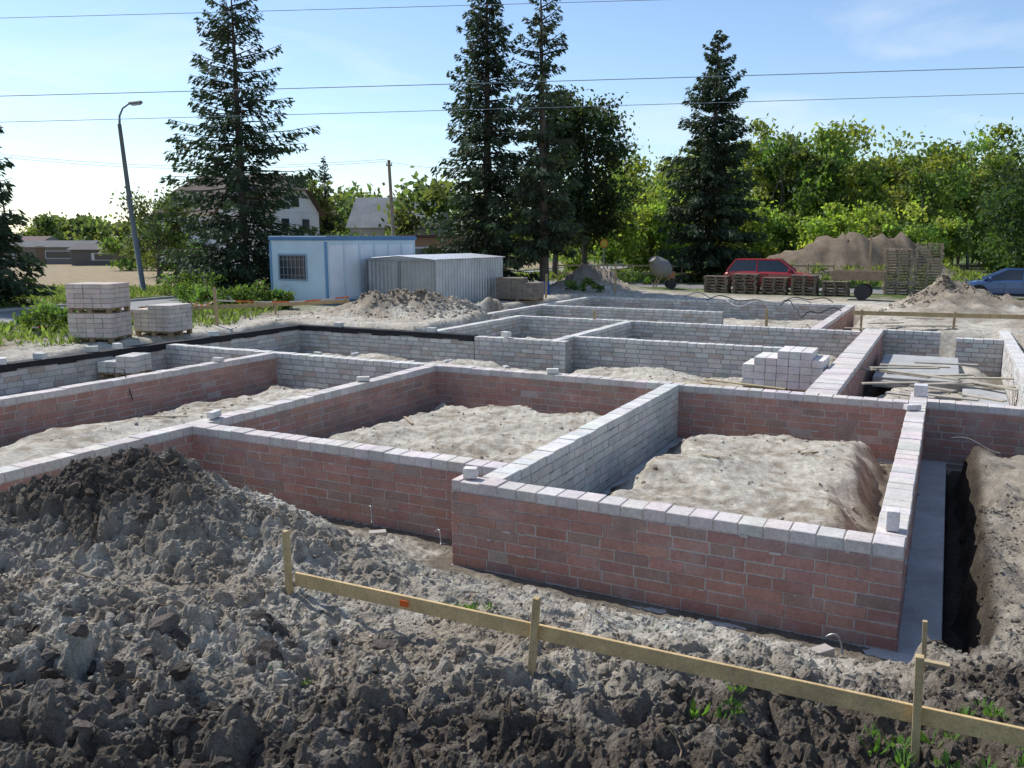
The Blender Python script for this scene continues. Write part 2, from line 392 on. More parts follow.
# ---------------------------------------------------------------- walls
def rc(base,v=.12,hue=.04):
    k=random.uniform(1-v,1+v); return tuple(max(0,min(.85,c*k*random.uniform(1-hue,1+hue))) for c in base)
PINK=(.40,.222,.178); PINK2=(.345,.228,.19); GREY=(.52,.495,.455); WHITE=(.60,.575,.535)
def blockcol(style,course,nc):
    if course==nc-1: return rc((.56,.505,.47),.09) if style=='pink' else rc(WHITE,.09)
    r=random.random()
    if style=='pink': return rc(PINK,.10) if r<.74 else (rc(PINK2,.10) if r<.98 else rc((.42,.33,.285),.08))
    if style=='white': return rc((.56,.535,.49),.12)
    return rc(GREY,.17) if r<.88 else rc((.46,.38,.33),.1)
NC=8; CH=1.05/NC
def make_wall(w,i):
    ax,f0,f1,r0,r1,style,alt=w
    mb=MB(); core=MB(); fm=(f0+f1)/2; th=f1-f0
    rot=BROT
    def place(m,rs,re,z0,z1,colr,ch,off=0,dth=0):
        rm=(rs+re)/2; x,y=W(fm+off,rm) if ax=='b' else W(rm,fm+off)
        size=(th-dth,re-rs,z1-z0) if ax=='b' else (re-rs,th-dth,z1-z0)
        m.box((x,y,(z0+z1)/2),size,rot,colr,ch)
    farw=W(*( (fm,r0) if ax=='b' else (r0,fm)))[1]>19
    for c in range(NC):
        e0=alt[0] if c%2==0 else alt[1]; s=r0+e0; e=r1
        top=c==NC-1
        ln=.25 if top else .39
        t=s; first=True
        while t<e-.02:
            L=ln*(.5 if (first and c%2 and not top) else 1)
            if i==1 and first and c%2: L=T+.11 if not top else T
            if not top and not first and random.random()<.1: L=.25
            first=False
            te=min(t+L,e)
            if e-te<.06: te=e
            g=.011 if farw else .007
            cc=blockcol(style,c,NC)
            if top and style=='felt': cc=rc((.33,.32,.3),.15)
            jz=random.uniform(-.003,.004) if not top else random.uniform(-.004,.010)
            place(mb,t+g,te-g,c*CH+(.010 if farw else .006),(c+1)*CH-(.010 if farw else .006)+jz,cc,.006,random.uniform(-.005,.005),random.uniform(-.003,.004))
            t=te
    mc=(.46,.41,.37) if style=='pink' else (.30,.29,.27)
    s_=r0-.006 if r0 in(T,4.63,13.38,19.9,7.98) else r0+.009
    e_=r1+.006 if r1 in(7.7,9.92,9.4,19.6) else r1-.009
    place(core,s_,e_,-.05,NC*CH-.014-.0007*(i%5),mc,0,0,.014)
    for _ in range(int((r1-r0)*7)):
        t=random.uniform(r0+.15,r1-.35); c=random.randint(1,NC-1); sd=random.choice((-1,1)); L=random.uniform(.03,.16)
        place(core,t,t+L,c*CH-random.uniform(.008,.02),c*CH+random.uniform(.006,.012),rc(mc,.1),.003,sd*(th/2+random.uniform(-.001,.004)),th-.012)
    nm='brick_foundation_wall' if style=='pink' else 'block_foundation_wall'
    p=empty(nm); mb.build('blocks',M_block,p); core.build('mortar',M_block,p)
    if ax=='b' and i==0: ex0,ex1=.38,.14
    else: ex0=ex1=.15
    ft=MB(); tz=-.002-.004*i
    if ax=='b': x,y=W((f0-ex0+f1+ex1)/2,(r0+r1)/2); ft.box((x,y,tz-.25),(f1-f0+ex0+ex1,r1-r0+.3,.5),rot,(.46,.455,.44),.01)
    else: x,y=W((r0+r1)/2,fm); ft.box((x,y,tz-.15),(r1-r0+.3,th+.3,.3),rot,(.40,.395,.38),.01)
    ft.build('footing',M_conc,p)
    if style=='felt':
        fl=MB(); n=int((r1-r0)/.5)
        for k in range(n):
            s=r0+(r1-r0)*k/n; e=r0+(r1-r0)*(k+1)/n
            place(fl,s,e,NC*CH+.012,NC*CH+.024+random.uniform(0,.006),(.018,.018,.02),0,random.uniform(-.01,.01),-.06)
            place(fl,s,e,NC*CH-.13+random.uniform(-.03,.03),NC*CH+.010,(.018,.018,.02),0,-1*(th/2+.012),th-.012)
        fl.build('roofing_felt',M_rufelt,p)
for i,w in enumerate(WALLS): make_wall(w,i)

def loose(a,b,z,rz=0,size=(.25,.12,.088),c=WHITE,name='loose_block'):
    m=MB(); x,y=W(a,b); m.box((x,y,z+size[2]/2),size,BROT+rz,rc(c,.1),.005); return m.build(name,M_block)
TOP=1.062
loose(.14,.45,TOP,.1,(.12,.16,.2)); loose(4.72,.16,TOP,.3,(.16,.12,.12)); loose(.12,8.5,TOP,.0,(.22,.25,.2)); loose(.2,7.0,TOP,.6)
loose(10.06,1.3,TOP,.3,(.12,.25,.1)); loose(10.06,5.2,TOP,.5); loose(7.1,7.8,TOP,.5,(.25,.12,.1)); loose(14.7,5.9,TOP,.2)
for a,b in((18.6,3.3),(18.6,4.2),(18.65,5.6),(18.6,6.3),(18.6,9.5),(13.5,13.2),(11,13.2),(17.0,13.2)): loose(a,b,TOP+.02,random.uniform(-1,1),(.28,.16,.14))
for _ in range(34):
    a=random.uniform(1,17); b=random.uniform(8.5,12.6); x,y=W(a,b); loose(a,b,TZ(x,y)-.02,random.uniform(0,3))
for (a,b) in((9.6,.05),(9.3,-.2),(.6,-.7),(6.2,.3),(-1.0,7.2),(-1.25,7.5),(-.8,6.9),(3.0,-.6)):
    x,y=W(a,b); loose(a,b,TZ(x,y)-.01,random.uniform(0,3),(.22,.12,.09),(.4,.36,.32))
# concrete floor in the far right cell
m=MB()
for (a0,a1,b0,b1,z) in((-.6,1.3,14.0,18.6,.50),(-1.5,-.65,10.6,13.4,.47)):
    x,y=W((a0+a1)/2,(b0+b1)/2); m.box((x,y,z-.1),(a1-a0,b1-b0,.26),BROT,(.40,.395,.38),.015)
m.build('concrete_floor_slab',M_conc)

# block stacks --------------------------------------------------
def pallet(m,x,y,z,rz,w=1.2,d=1.0,c=(.3,.22,.13)):
    co,si=math.cos(rz),math.sin(rz)
    def P(u,v): return (x+u*co-v*si,y+u*si+v*co)
    for k in range(7):
        u=-w/2+w*(k+.5)/7; px,py=P(u,0); m.box((px,py,z+.13),(w/7*.72,d,.022),rz,rc(c,.25))
    for v in(-d/2+.05,0,d/2-.05):
        px,py=P(0,v); m.box((px,py,z+.107),(w-.01,.1,.02),rz,rc(c,.2)); m.box((px,py,z+.012),(w-.01,.1,.022),rz,rc(c,.2))
        for u in(-w/2+.08,0,w/2-.08):
            qx,qy=P(u,v); m.box((qx,qy,z+.06),(.13,.09,.072),rz,rc(c,.2))
def stack(name,x,y,z,rz,nx,ny,nz,bs=(.25,.25,.14),colr=WHITE,skip=None,tiers=1):
    p=empty(name); wd=MB(); bl=MB(); co,si=math.cos(rz),math.sin(rz)
    zz=z
    for t in range(tiers):
        pallet(wd,x,y,zz,rz,nx*bs[0],ny*bs[1]*.95)
        zz+=.143
        for k in range(nz):
            for i in range(nx):
                for j in range(ny):
                    if skip and skip(i,j,k,t): continue
                    u=(i-(nx-1)/2)*bs[0]; v=(j-(ny-1)/2)*bs[1]
                    u+=random.uniform(-.006,.006);v+=random.uniform(-.008,.008)
                    bl.box((x+u*co-v*si,y+u*si+v*co,zz+bs[2]*(k+.5)),(bs[0]-.008,bs[1]-.008,bs[2]-.006),rz,rc(colr,.1),.006)
        zz+=nz*bs[2]
    wd.build('pallet',M_wood,p); bl.build('blocks',M_block,p)
RB=math.atan2(-S27,C27)
stack('block_pallet_stack',-11.3,23.3,TZ(-11.3,23.3)-.02,RB+.35,5,4,5,(.25,.25,.13),(.56,.47,.41),tiers=2)
stack('block_pallet_stack',-10.15,24.7,TZ(-10.15,24.7)-.02,RB+.2,5,4,6,(.25,.25,.125),(.54,.49,.43),lambda i,j,k,t:k==5 and i<2)
x,y=W(2.98,11.6); stack('block_pallet_stack',x,y,.40,RB,7,4,5,(.25,.25,.17),(.68,.63,.59),lambda i,j,k,t:(k==4 and not(3<=i<=5)) or(k==3 and i<1))
x,y=W(18.0,6.0); stack('block_pallet_stack',x,y,.45,RB+.3,4,3,3,(.25,.25,.14),(.54,.52,.48),lambda i,j,k,t:k==2 and i<2)
stack('brick_pallet_stack',.35,38.3,TZ(.35,38.3)-.02,RB+.2,8,4,9,(.25,.25,.1),(.24,.20,.16),lambda i,j,k,t:k>6 and i>4)
def pallet_stack(x,y,n,rz,w=1.25,c=(.17,.13,.09)):
    m=MB(); z=TZ(x,y)
    for k in range(n): pallet(m,x+random.uniform(-.04,.04),y+random.uniform(-.04,.04),z+k*.145,rz+random.uniform(-.04,.04),w,1.0,c)
    m.build('wooden_pallet_stack',M_wood)
for k,n in enumerate((6,7,6,7,5)): pallet_stack(10.9+k*1.33,45.3-k*.62,n,RB,c=(.22,.17,.12))
pallet_stack(19.9,44.2,16,RB+.1,1.3,(.36,.28,.19)); pallet_stack(21.2,43.7,18,RB,1.3,(.38,.30,.2))

# timber in the site
def plank(m,x,y,z,L,rz,w=.12,t=.025,c=(.46,.35,.2),tilt=0): m.box((x,y,z),(L,w,t),rz,rc(c,.15),.003,tilt)
m=MB()
for k in range(22):
    x,y=W(random.uniform(3.5,5.2),random.uniform(9.0,10.6)); plank(m,x,y,.45+.02*k*.6,random.uniform(.8,2.0),RB+random.uniform(-.35,.35),.11)
m.build('plank_pile',M_wood)
m=MB()
for k in range(18):
    x,y=W(random.uniform(-1.1,1.0),random.uniform(9.4,15.0)); plank(m,x,y,.58+.018*k,random.uniform(.8,1.9),RB+random.uniform(-.9,.9),.17,.03,(.42,.37,.29))
m.build('plank_pile',M_wood)
m=MB()
for k in range(12):
    x=12.4+random.uniform(-1.6,1.6); y=27+random.uniform(-1,1); plank(m,x,y,TZ(x,y)+.06+.02*k,random.uniform(1,2.6),random.uniform(-.5,.5),.14,.03,(.4,.34,.26))
m.build('plank_pile',M_wood)
m=MB()
for (a,b,L,r) in((3.3,1.9,.5,.3),(3.9,2.4,.4,1.2),(5.4,3.2,.6,.4),(9.2,3.0,.7,.1),(8.0,1.5,.5,.5),(12,1.0,1.2,1.2),(13,3.,1.0,.4),(9.0,5.2,.5,2),(2.9,4.4,.3,2.4),(1.6,5.6,.35,.4)):
    x,y=W(a,b); plank(m,x,y,TZ(x,y)+.03,L,r,.05,.018,(.42,.34,.22),random.uniform(-.1,.1))
m.build('wood_offcuts',M_wood)
# twigs and roots lying on the spoil heap
m=MB()
for _ in range(26):
    x=random.uniform(-3.8,1.8); y=random.uniform(3.6,7.6); an=random.uniform(0,6.28); L=random.uniform(.12,.5)
    P=[]
    for k in range(6):
        t=k/5-.5; px=x+math.cos(an)*L*t+.03*math.sin(t*7); py=y+math.sin(an)*L*t+.03*math.cos(t*5); P.append((px,py,TZ(px,py)+.03))
    m.tube(P,random.uniform(.003,.006),5,(.30,.22,.13))
m.build('twigs',M_bark)

# batter board
p=empty('batter_board'); m=MB()
x0,y0=W(4.46,-3.21);x1,y1=W(-1.35,-3.1); L=math.hypot(x1-x0,y1-y0); rz=math.atan2(y1-y0,x1-x0)
m.box(((x0+x1)/2,(y0+y1)/2,1.09),(L,.024,.115),rz,(.58,.41,.20),.003); m.build('rail',M_wood,p)
st=MB()
for a,b,zt,tl in((4.50,-3.25,1.51,.02),(2.28,-3.215,1.37,-.07),(-.2,-3.165,1.48,.03)):
    x,y=W(a,b); zb=TZ(x,y)-.25
    st.box((x,y,(zt+zb)/2),(.048,.048,zt-zb),RB,(.50,.37,.19),.004,tl)
x,y=W(-.22,-1.55); zb=TZ(x,y)-.2; st.box((x,y,(1.02+zb)/2),(.035,.035,1.02-zb),RB,(.42,.31,.17),.003,.04)
st.box((x-.1,y-.35,.86),(.2,.05,.03),RB,(.45,.34,.2),.003)
st.build('stakes',M_wood,p)
m=MB(); xm,ym=W(2.28+1.1,-3.215)
m.box((xm-.0,ym-.018,1.10),(.07,.006,.05),rz,(.65,.12,.02)); m.build('paint_mark',M_paint,p)
def batter(x0,y0,x1,y1,z,name='batter_board',n=3,extra=.12):
    p=empty(name); m=MB(); rz=math.atan2(y1-y0,x1-x0); L=math.hypot(x1-x0,y1-y0)
    m.box(((x0+x1)/2,(y0+y1)/2,z),(L,.03,.14),rz,(.48,.35,.18),.003); m.build('rail',M_wood,p); s=MB()
    for k in range(n):
        t=k/(n-1)*.94+.03; x,y=x0+(x1-x0)*t+.04*math.sin(rz),y0+(y1-y0)*t-.04*math.cos(rz)
        zb=TZ(x,y)-.2; s.box((x,y,(z+extra+zb)/2),(.07,.05,z+extra-zb),rz,(.42,.31,.17),.004,random.uniform(-.04,.04))
    s.build('stakes',M_wood,p)
batter(11.2,27.9,19.5,25.2,1.45,n=4)
batter(-11.2,29.8,-6.3,33.0,1.45,n=3,extra=.2)
batter(-13.5,26.5,-11.6,31.0,1.4,n=3,extra=.2)
for (x,y,h) in((9.0,30,1.1),(17.5,42,3.1),(14.5,36.5,1.1),(-9.4,27,1.3),(2.9,30,1.5),(20.0,30.0,1.2),(5.2,43,1.7),(1.6,40,1.2)):
    m=MB(); z=TZ(x,y); m.box((x,y,z+h/2-.1),(.09,.07,h),RB,rc((.42,.31,.17),.1),.005,random.uniform(-.04,.04)); m.build('wooden_stake',M_wood)
m=MB(); tp=[(-13.6,24.0,1.35),(-13.5,26.5,1.5),(-12.4,28.9,1.55),(-11.2,29.8,1.6),(-9.4,27.0,1.9),(-6.3,33,1.6)]
for k in range(len(tp)-1):
    for j in range(8):
        def pt(t):
            A,B=tp[k],tp[k+1]; return (A[0]+(B[0]-A[0])*t,A[1]+(B[1]-A[1])*t,A[2]+(B[2]-A[2])*t-.12*math.sin(math.pi*t))
        q0,q1=pt(j/8),pt((j+1)/8); c=(.6,.12,.03) if j%2 else (.6,.5,.45)
        m.face([q0,q1,(q1[0],q1[1],q1[2]+.05),(q0[0],q0[1],q0[2]+.05)],c)
m.build('warning_tape',M_paint)

def hook(a,b,z,h=.16,r=.011,rz=0,name='pipe_stub'):
    m=MB(); x,y=W(a,b); P=[]
    for k in range(9):
        t=k/8; P.append((x+math.cos(rz)*(.14*t*t*1.2),y+math.sin(rz)*.14*t,z+h*math.sin(t*2.3)))
    m.tube(P,r,7,(.35,.35,.34)); m.build(name,M_metal,smooth=True)
hook(.45,-.32,.03,.17,.010,2.5); hook(5.3,.4,.05,.16,.010,2); hook(6.4,.45,.15,.2,.010,2)
m=MB(); P=[]
for k in range(12):
    t=k/11; x,y=W(-.4-.7*t,7.1-.5*t); P.append((x,y,.62+.06*math.sin(t*5)))
m.tube(P,.010,6,(.12,.12,.12)); m.build('cable',M_plast,smooth=True)
m=MB(); P=[]
for k in range(30):
    t=k/29; x,y=W(1.2-5*t,9+11*t*.5+.6*math.sin(t*9)); P.append((x,y,TZ(x,y)+.03))
m.tube(P,.02,6,(.02,.02,.02)); m.build('hose',M_plast,smooth=True)
for (a0_,a1_,b0_,am,cc,rr) in((5,11,30.2,1.5,(.35,.35,.35),.022),(4.2,9.5,30.9,-.9,(.02,.02,.02),.024),(3.4,6.0,26.5,2.2,(.02,.02,.02),.022)):
    m=MB(); P=[]
    for k in range(40):
        t=k/39; x,y=W(a0_+(a1_-a0_)*t,b0_-am*math.sin(t*5)); P.append((x,y,1.12+.12*math.sin(t*9)+.08*math.sin(t*23)))
    m.tube(P,rr,6,cc); m.build('hose',M_plast,smooth=True)
m=MB(); x0,y0=W(14.75,3.6); m.tube([(x0-.4,y0,1.06),(x0-.3,y0-.1,1.25),(x0-.1,y0-.15,1.2),(x0,y0-.25,.9),(x0+.1,y0-.3,.6)],.012,6,(.05,.05,.05)); m.build('cable',M_plast,smooth=True)

# ---------------------------------------------------------------- roads
def sheet(name,a0,a1,b0,b1,z,colr,mat,n=40):
    m=MB()
    for k in range(n):
        s=b0+(b1-b0)*k/n;e=b0+(b1-b0)*(k+1)/n
        m.face([(*W(a0,s),z),(*W(a1,s),z),(*W(a1,e),z),(*W(a0,e),z)],colr)
    return m.build(name,mat)
sheet('road',27,33,-35,380,1.004,(.24,.235,.225),M_asph); 
sheet('road',-78,26.98,39.8,44.3,1.008,(.20,.19,.18),M_asph,6)
m=MB()
for a in(26.9,33.1):
    for k in range(40):
        b=-30+k*4
        if 39<b+2<46 and a<30: continue
        x,y=W(a,b); m.box((x,y,1.04),(.16,3.96,.13),RB,rc((.42,.41,.38),.08),.01)
m.build('kerb',M_conc)
m=MB()
for k in range(20):
    x,y=W(30,-20+k*8); m.box((x,y,1.007),(.12,3,.004),RB,(.6,.6,.58))
m.build('road_marking',M_paint)
sheet('pavement',24.6,26.0,-20,38,1.03,(.34,.33,.31),M_conc,20)

# ---------------------------------------------------------------- site cabins
def oriented(x,y,rz):
    co,si=math.cos(rz),math.sin(rz)
    return lambda u,v: (x+u*co-v*si,y+u*si+v*co)
RE=math.atan2(-1.6,2.8)
def cabin():
    p=empty('site_cabin'); Q=oriented(-10.4,37.0,RE); w,l,h=3.15,6.2,2.75; z0=1.12
    def bx(m,u0,u1,v0,v1,z0_,z1_,c,ch=0):
        x,y=Q((u0+u1)/2,(v0+v1)/2); m.box((x,y,(z0_+z1_)/2),(u1-u0,v1-v0,z1_-z0_),RE,c,ch)
    m=MB(); bx(m,0,w,0,l,z0,z0+h,(.58,.70,.77),.02)
    for k in range(7): v=.1+k*(l-.2)/6; bx(m,w-.0,w+.03,v-.03,v+.03,z0+.1,z0+h-.2,(.66,.74,.80))
    for k in range(6):
        v=.1+k*(l-.2)/6; bx(m,w+.002,w+.012,v+.08,v+(l-.2)/6-.08,z0+.25,z0+h-.3,(.78,.82,.85))
    m.build('body',M_paint,p)
    m=MB(); bx(m,-.05,w+.06,-.05,l+.05,z0+h-.10,z0+h+.06,(.10,.22,.38),.01); bx(m,-.02,w+.02,-.02,l+.02,z0+h+.06,z0+h+.10,(.3,.33,.36)); 
    bx(m,-.03,w+.03,-.03,l+.03,z0-.02,z0+.14,(.12,.2,.3))
    for u in(0.02,w-.02): bx(m,u-.05,u+.05,-.03,.05,z0+.1,z0+h-.16,(.16,.32,.5))
    m.build('frame',M_paint,p)
    m=MB(); bx(m,.45,2.1,-.035,.03,z0+.95,z0+2.1,(.3,.4,.5)); m.build('window_frame',M_paint,p)
    m=MB(); bx(m,.53,2.02,-.045,.0,z0+1.03,z0+2.02,(.02,.03,.04)); m.build('window',M_glass,p)
    m=MB()
    for k in range(7): u=.58+k*.23; x,y=Q(u,-.07); m.box((x,y,z0+1.52),(.02,.02,1.05),RE,(.25,.3,.35))
    for zz in(1.2,1.52,1.85): x,y=Q(1.27,-.07); m.box((x,y,z0+zz),(1.55,.018,.018),RE,(.25,.3,.35))
    m.build('window_bars',M_paint,p)
    m=MB()
    for v in(.6,3.1,5.6):
        for u in(.3,w-.3): bx(m,u-.2,u+.2,v-.2,v+.2,.9,z0-.02,(.35,.34,.32))
    m.build('support_blocks',M_conc,p)
    m=MB(); c=Q(.7,-.12); 
    P=[(c[0],c[1],z0+.35),(c[0]+.05,c[1]-.02,z0+.05),(c[0]+.3,c[1]-.1,z0-.05)]
    for k in range(13):
        an=k/12*2*math.pi; q=Q(.9+.3*math.cos(an),-.1); P.append((q[0],q[1],z0+.5+.3*math.sin(an)))
    m.tube(P,.02,6,(.6,.6,.6)); m.build('hose_coil',M_plast,p)
cabin()
def container():
    p=empty('metal_storage_container'); Q=oriented(-6.25,36.95,RE); w,l,h=3.6,5.4,1.98; z0=1.0
    m=MB()
    def corr(P0,P1,n,nrm,c):
        for k in range(n):
            for (t0,t1,d0,d1) in((0,.3,0,0),(.3,.5,0,.05),(.5,.8,.05,.05),(.8,1,.05,0)):
                q=[]
                for t,dd in((t0,d0),(t1,d1)):
                    s=(k+t)/n; q.append((P0[0]+(P1[0]-P0[0])*s+nrm[0]*dd,P0[1]+(P1[1]-P0[1])*s+nrm[1]*dd))
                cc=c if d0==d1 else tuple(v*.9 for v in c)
                m.face([(*q[0],z0),(*q[1],z0),(*q[1],z0+h),(*q[0],z0+h)],cc)
    co,si=math.cos(RE),math.sin(RE)
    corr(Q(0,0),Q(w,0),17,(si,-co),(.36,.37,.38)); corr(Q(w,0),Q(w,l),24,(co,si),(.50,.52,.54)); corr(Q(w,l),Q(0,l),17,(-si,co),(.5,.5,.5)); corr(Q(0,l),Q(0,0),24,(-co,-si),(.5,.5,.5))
    m.build('corrugated_walls',M_metal,p)
    m=MB(); hh=.14
    for k in range(30):
        v0=-.12+(l+.24)*k/30; v1=-.12+(l+.24)*(k+1)/30; vm=(v0+v1)/2
        for (va,vb,da,db) in((v0,vm,0,.03),(vm,v1,.03,0)):
            for ua,ub,za,zb in((-.12,w/2,0,hh),(w/2,w+.12,hh,0)):
                m.face([(*Q(ua,va),z0+h+.01+za+da),(*Q(ub,va),z0+h+.01+zb+da),(*Q(ub,vb),z0+h+.01+zb+db),(*Q(ua,vb),z0+h+.01+za+db)],(.55,.56,.57))
    m.face([(*Q(-.1,-.06),z0+h-.03),(*Q(w+.1,-.06),z0+h-.03),(*Q(w/2,-.06),z0+h+.14)],(.4,.41,.42))
    m.build('roof',M_metal,p)
    m=MB(); 
    for u in(.02,w-.02,w/2): x,y=Q(u,-.07); m.box((x,y,z0+h/2),(.07,.03,h),RE,(.25,.26,.27))
    x,y=Q(w/2,-.07); m.box((x,y,z0+h-.03),(w,.04,.08),RE,(.3,.31,.32)); m.build('door_frame',M_metal,p)
container()
def shed(name,x,y,w,l,h,rz,wc,rcv,rh=.0,windows=0,door=True):
    p=empty(name); Q=oriented(x,y,rz); m=MB(); px,py=Q(0,0); z=1.0
    m.box((px,py,z+h/2),(w,l,h),rz,wc,.02); m.build('walls',M_paint,p)
    m=MB(); ov=.3
    if rh>0:
        A=[(*Q(-w/2-ov,-l/2-ov),z+h),(*Q(w/2+ov,-l/2-ov),z+h),(*Q(w/2+ov,l/2+ov),z+h),(*Q(-w/2-ov,l/2+ov),z+h),(*Q(-w/2-ov,0),z+h+rh),(*Q(w/2+ov,0),z+h+rh)]
        m.face([A[0],A[1],A[5],A[4]],rcv); m.face([A[2],A[3],A[4],A[5]],rcv); m.face([A[0],A[4],A[3]],wc); m.face([A[1],A[2],A[5]],wc); m.face([A[3],A[2],A[1],A[0]],rcv)
    else: m.box((px,py,z+h+.08),(w+.4,l+.4,.2),rz,rcv,.02)
    m.build('roof',M_roof,p)
    if windows:
        m=MB(); f=MB()
        for k in range(windows):
            u=-w/2+w*(k+.5)/windows; qx,qy=Q(u,-l/2-.02); m.box((qx,qy,z+h*.58),(w/windows*.42,.06,h*.36),rz,(.03,.03,.03)); f.box((qx,qy,z+h*.58),(w/windows*.50,.03,h*.44),rz,(.6,.6,.6))
        m.build('windows',M_glass,p); f.build('window_frames',M_paint,p)
    if door:
        m=MB(); qx,qy=Q(w*.1,-l/2-.03); m.box((qx,qy,z+1.0),(.9,.05,2.0),rz,(.18,.12,.08)); m.build('door',M_paint,p)
shed('wooden_hut',-3.6,56,6.4,3,2.9,-.05,(.30,.17,.10),(.10,.06,.05),0,3)
shed('storage_shed',-52,95,12,6,1.9,.1,(.22,.19,.17),(.10,.10,.10),.7,2)
shed('storage_shed',-66,112,12,6,2.2,.0,(.34,.31,.28),(.14,.09,.08),.9,3)
shed('storage_shed',-41,90,8,5,1.7,.1,(.12,.11,.1),(.09,.08,.08),.6,1)
shed('farm_house',-11.8,92,9,8,3.9,-.1,(.4,.4,.38),(.17,.18,.19),3.2,3)
def house():
    p=empty('white_house'); rz=-.35; s_=.86; Q0=oriented(-25.6,82,rz); Q=lambda u,v:Q0(u*s_,v*s_); w,l,h=14,9,5.2; z=1
    WC=(.84,.82,.78); m=MB(); x,y=Q(0,0); m.box((x,y,z+h/2),(w*s_,l*s_,h),rz,WC,.03)
    rh=3.5
    for s in(-1,1): m.face([(*Q(s*w/2,-l/2),z+h),(*Q(s*w/2,l/2),z+h),(*Q(s*w/2,l*.2),z+h+rh*.6),(*Q(s*w/2,-l*.2),z+h+rh*.6)],WC)
    m.face([(*Q(1.2,-l/2-.9),z+h),(*Q(5.4,-l/2-.9),z+h),(*Q(3.3,-l/2-.9),z+h+2.2)],WC); x,y=Q(3.3,-l/2-.45); m.box((x,y,z+h/2),(4.2*s_,.9*s_,h),rz,WC)
    m.build('walls',M_paint,p)
    m=MB(); ov=.6; RC=(.12,.09,.075)
    e=z+h-.25; t=z+h+rh
    a,b,c,d=[Q(-w/2-ov,-l/2-ov),Q(w/2+ov,-l/2-ov),Q(w/2+ov,l/2+ov),Q(-w/2-ov,l/2+ov)]
    r0,r1=Q(-w/2+1.4,0),Q(w/2-1.4,0); hz=z+h+rh*.58; 
    hl0,hl1=Q(-w/2-ov,-l*.21),Q(-w/2-ov,l*.21); hr0,hr1=Q(w/2+ov,-l*.21),Q(w/2+ov,l*.21)
    m.face([(*a,e),(*b,e),(*hr0,hz),(*r1,t),(*r0,t),(*hl0,hz)],RC); m.face([(*c,e),(*d,e),(*hl1,hz),(*r0,t),(*r1,t),(*hr1,hz)],RC)
    m.face([(*hr0,hz),(*hr1,hz),(*r1,t)],RC); m.face([(*hl1,hz),(*hl0,hz),(*r0,t)],RC)
    g0,g1,gt,gb=Q(.8,-l/2-1.3),Q(5.8,-l/2-1.3),Q(3.3,-l/2-1.3),Q(3.3,-.8)
    m.face([(*g0,z+h-.3),(*gt,z+h+2.5),(*gb,z+h+2.5),(*Q(.8,-l/2+.3),z+h-.2)],RC); m.face([(*g1,z+h-.3),(*gt,z+h+2.5),(*gb,z+h+2.5),(*Q(5.8,-l/2+.3),z+h-.2)],RC)
    x,y=Q(-1,1); m.box((x,y,t+.1),(.6,.6,1.4),rz,(.35,.2,.16)); m.build('roof',M_roof,p)
    m=MB(); f=MB()
    for zz in(z+1.7,z+4.0):
        for u in(-5,-2.6,-.3): x,y=Q(u,-l/2-.04); m.box((x,y,zz),(1.1,.06,1.2),rz); f.box((x,y,zz),(1.3,.03,1.4),rz,(.75,.75,.75))
        for u in(2.6,4.1): x,y=Q(u,-l/2-.95); m.box((x,y,zz),(.9,.06,1.2),rz); f.box((x,y,zz),(1.1,.03,1.4),rz,(.75,.75,.75))
        for v in(-2,1.8): x,y=Q(w/2+.04,v); m.box((x,y,zz),(.06,1.1,1.2),rz)
    x,y=Q(3.3,-l/2-.95); m.box((x,y,z+6.2),(.7,.06,.8),rz)
    x,y=Q(w/2+.04,0); m.box((x,y,z+6.2),(.06,1.0,1.0),rz)
    m.build('windows',M_glass,p); f.build('window_frames',M_paint,p)
house()

# lamp + poles + wires
p=empty('street_lamp'); m=MB(); bx_,by_=-18.75,43.5
m.tube([(bx_,by_,.9),(bx_-.35,by_,5),(bx_-.62,by_,9.4)],[.14,.12,.09],10,(.16,.18,.19)); m.build('pole',M_paint,p,True)
m=MB(); m.tube([(bx_-.62,by_,9.3),(bx_-.58,by_,9.8),(bx_-.4,by_,10.15),(bx_-.1,by_,10.35),(bx_+.1,by_,10.4)],[.07,.05,.045,.04,.04],8,(.16,.18,.19)); m.build('arm',M_paint,p,True)
m=MB(); m.box((bx_+.25,by_,10.42),(.65,.28,.15),0,(.22,.23,.24),.05,.1); m.build('luminaire',M_paint,p)
m=MB(); m.box((bx_+.27,by_,10.33),(.45,.2,.06),0,(.5,.52,.52),.02,.1); m.build('lens',M_paint,p)
def upole(x,y,h,name='utility_pole'):
    p=empty(name); m=MB(); m.tube([(x,y,.8),(x-.35,y,h)],[.17,.12],9,(.30,.26,.22)); m.build('post',M_bark,p,True)
    m=MB(); m.box((x-.33,y,h-.4),(.5,.1,.1),0,(.2,.16,.12)); 
    for u in(-.2,.2): m.box((x-.33+u,y,h-.27),(.07,.07,.15),0,(.5,.5,.48),.02)
    m.build('crossarm',M_wood,p)
upole(-9.5,70,10.0); upole(-70,120,10)
def wire(z0,z1,y,r=.022,sag=.35,name='power_line'):
    m=MB(); P=[]
    for k in range(49):
        t=k/48; x=-75+150*t; zz=z0+(z1-z0)*(x+23.1)/46.2-sag*(1-(x/75)**2)+sag*.9; P.append((x,y,zz))
    m.tube(P,r,6,(.18,.22,.27)); m.build(name,M_plast,smooth=True)
wire(10.18,11.43,40,.018); wire(9.05,10.3,40,.014); wire(13.5,14.75,40,.013)
m=MB()
for zo in(0,.35):
    P=[(-10+(-22-(-10))*t*2.6,70-18*t,9.9+zo*.5-1.2*math.sin(min(1,t)*math.pi)+0) for t in np.linspace(0,1,14)]
    m.tube(P,.012,5,(.14,.14,.14))
P=[(-10+14*t,70-8*t,9.9-.9*math.sin(t*math.pi)) for t in np.linspace(0,1,14)]; m.tube(P,.012,5,(.14,.14,.14))
m.build('service_cable',M_plast)

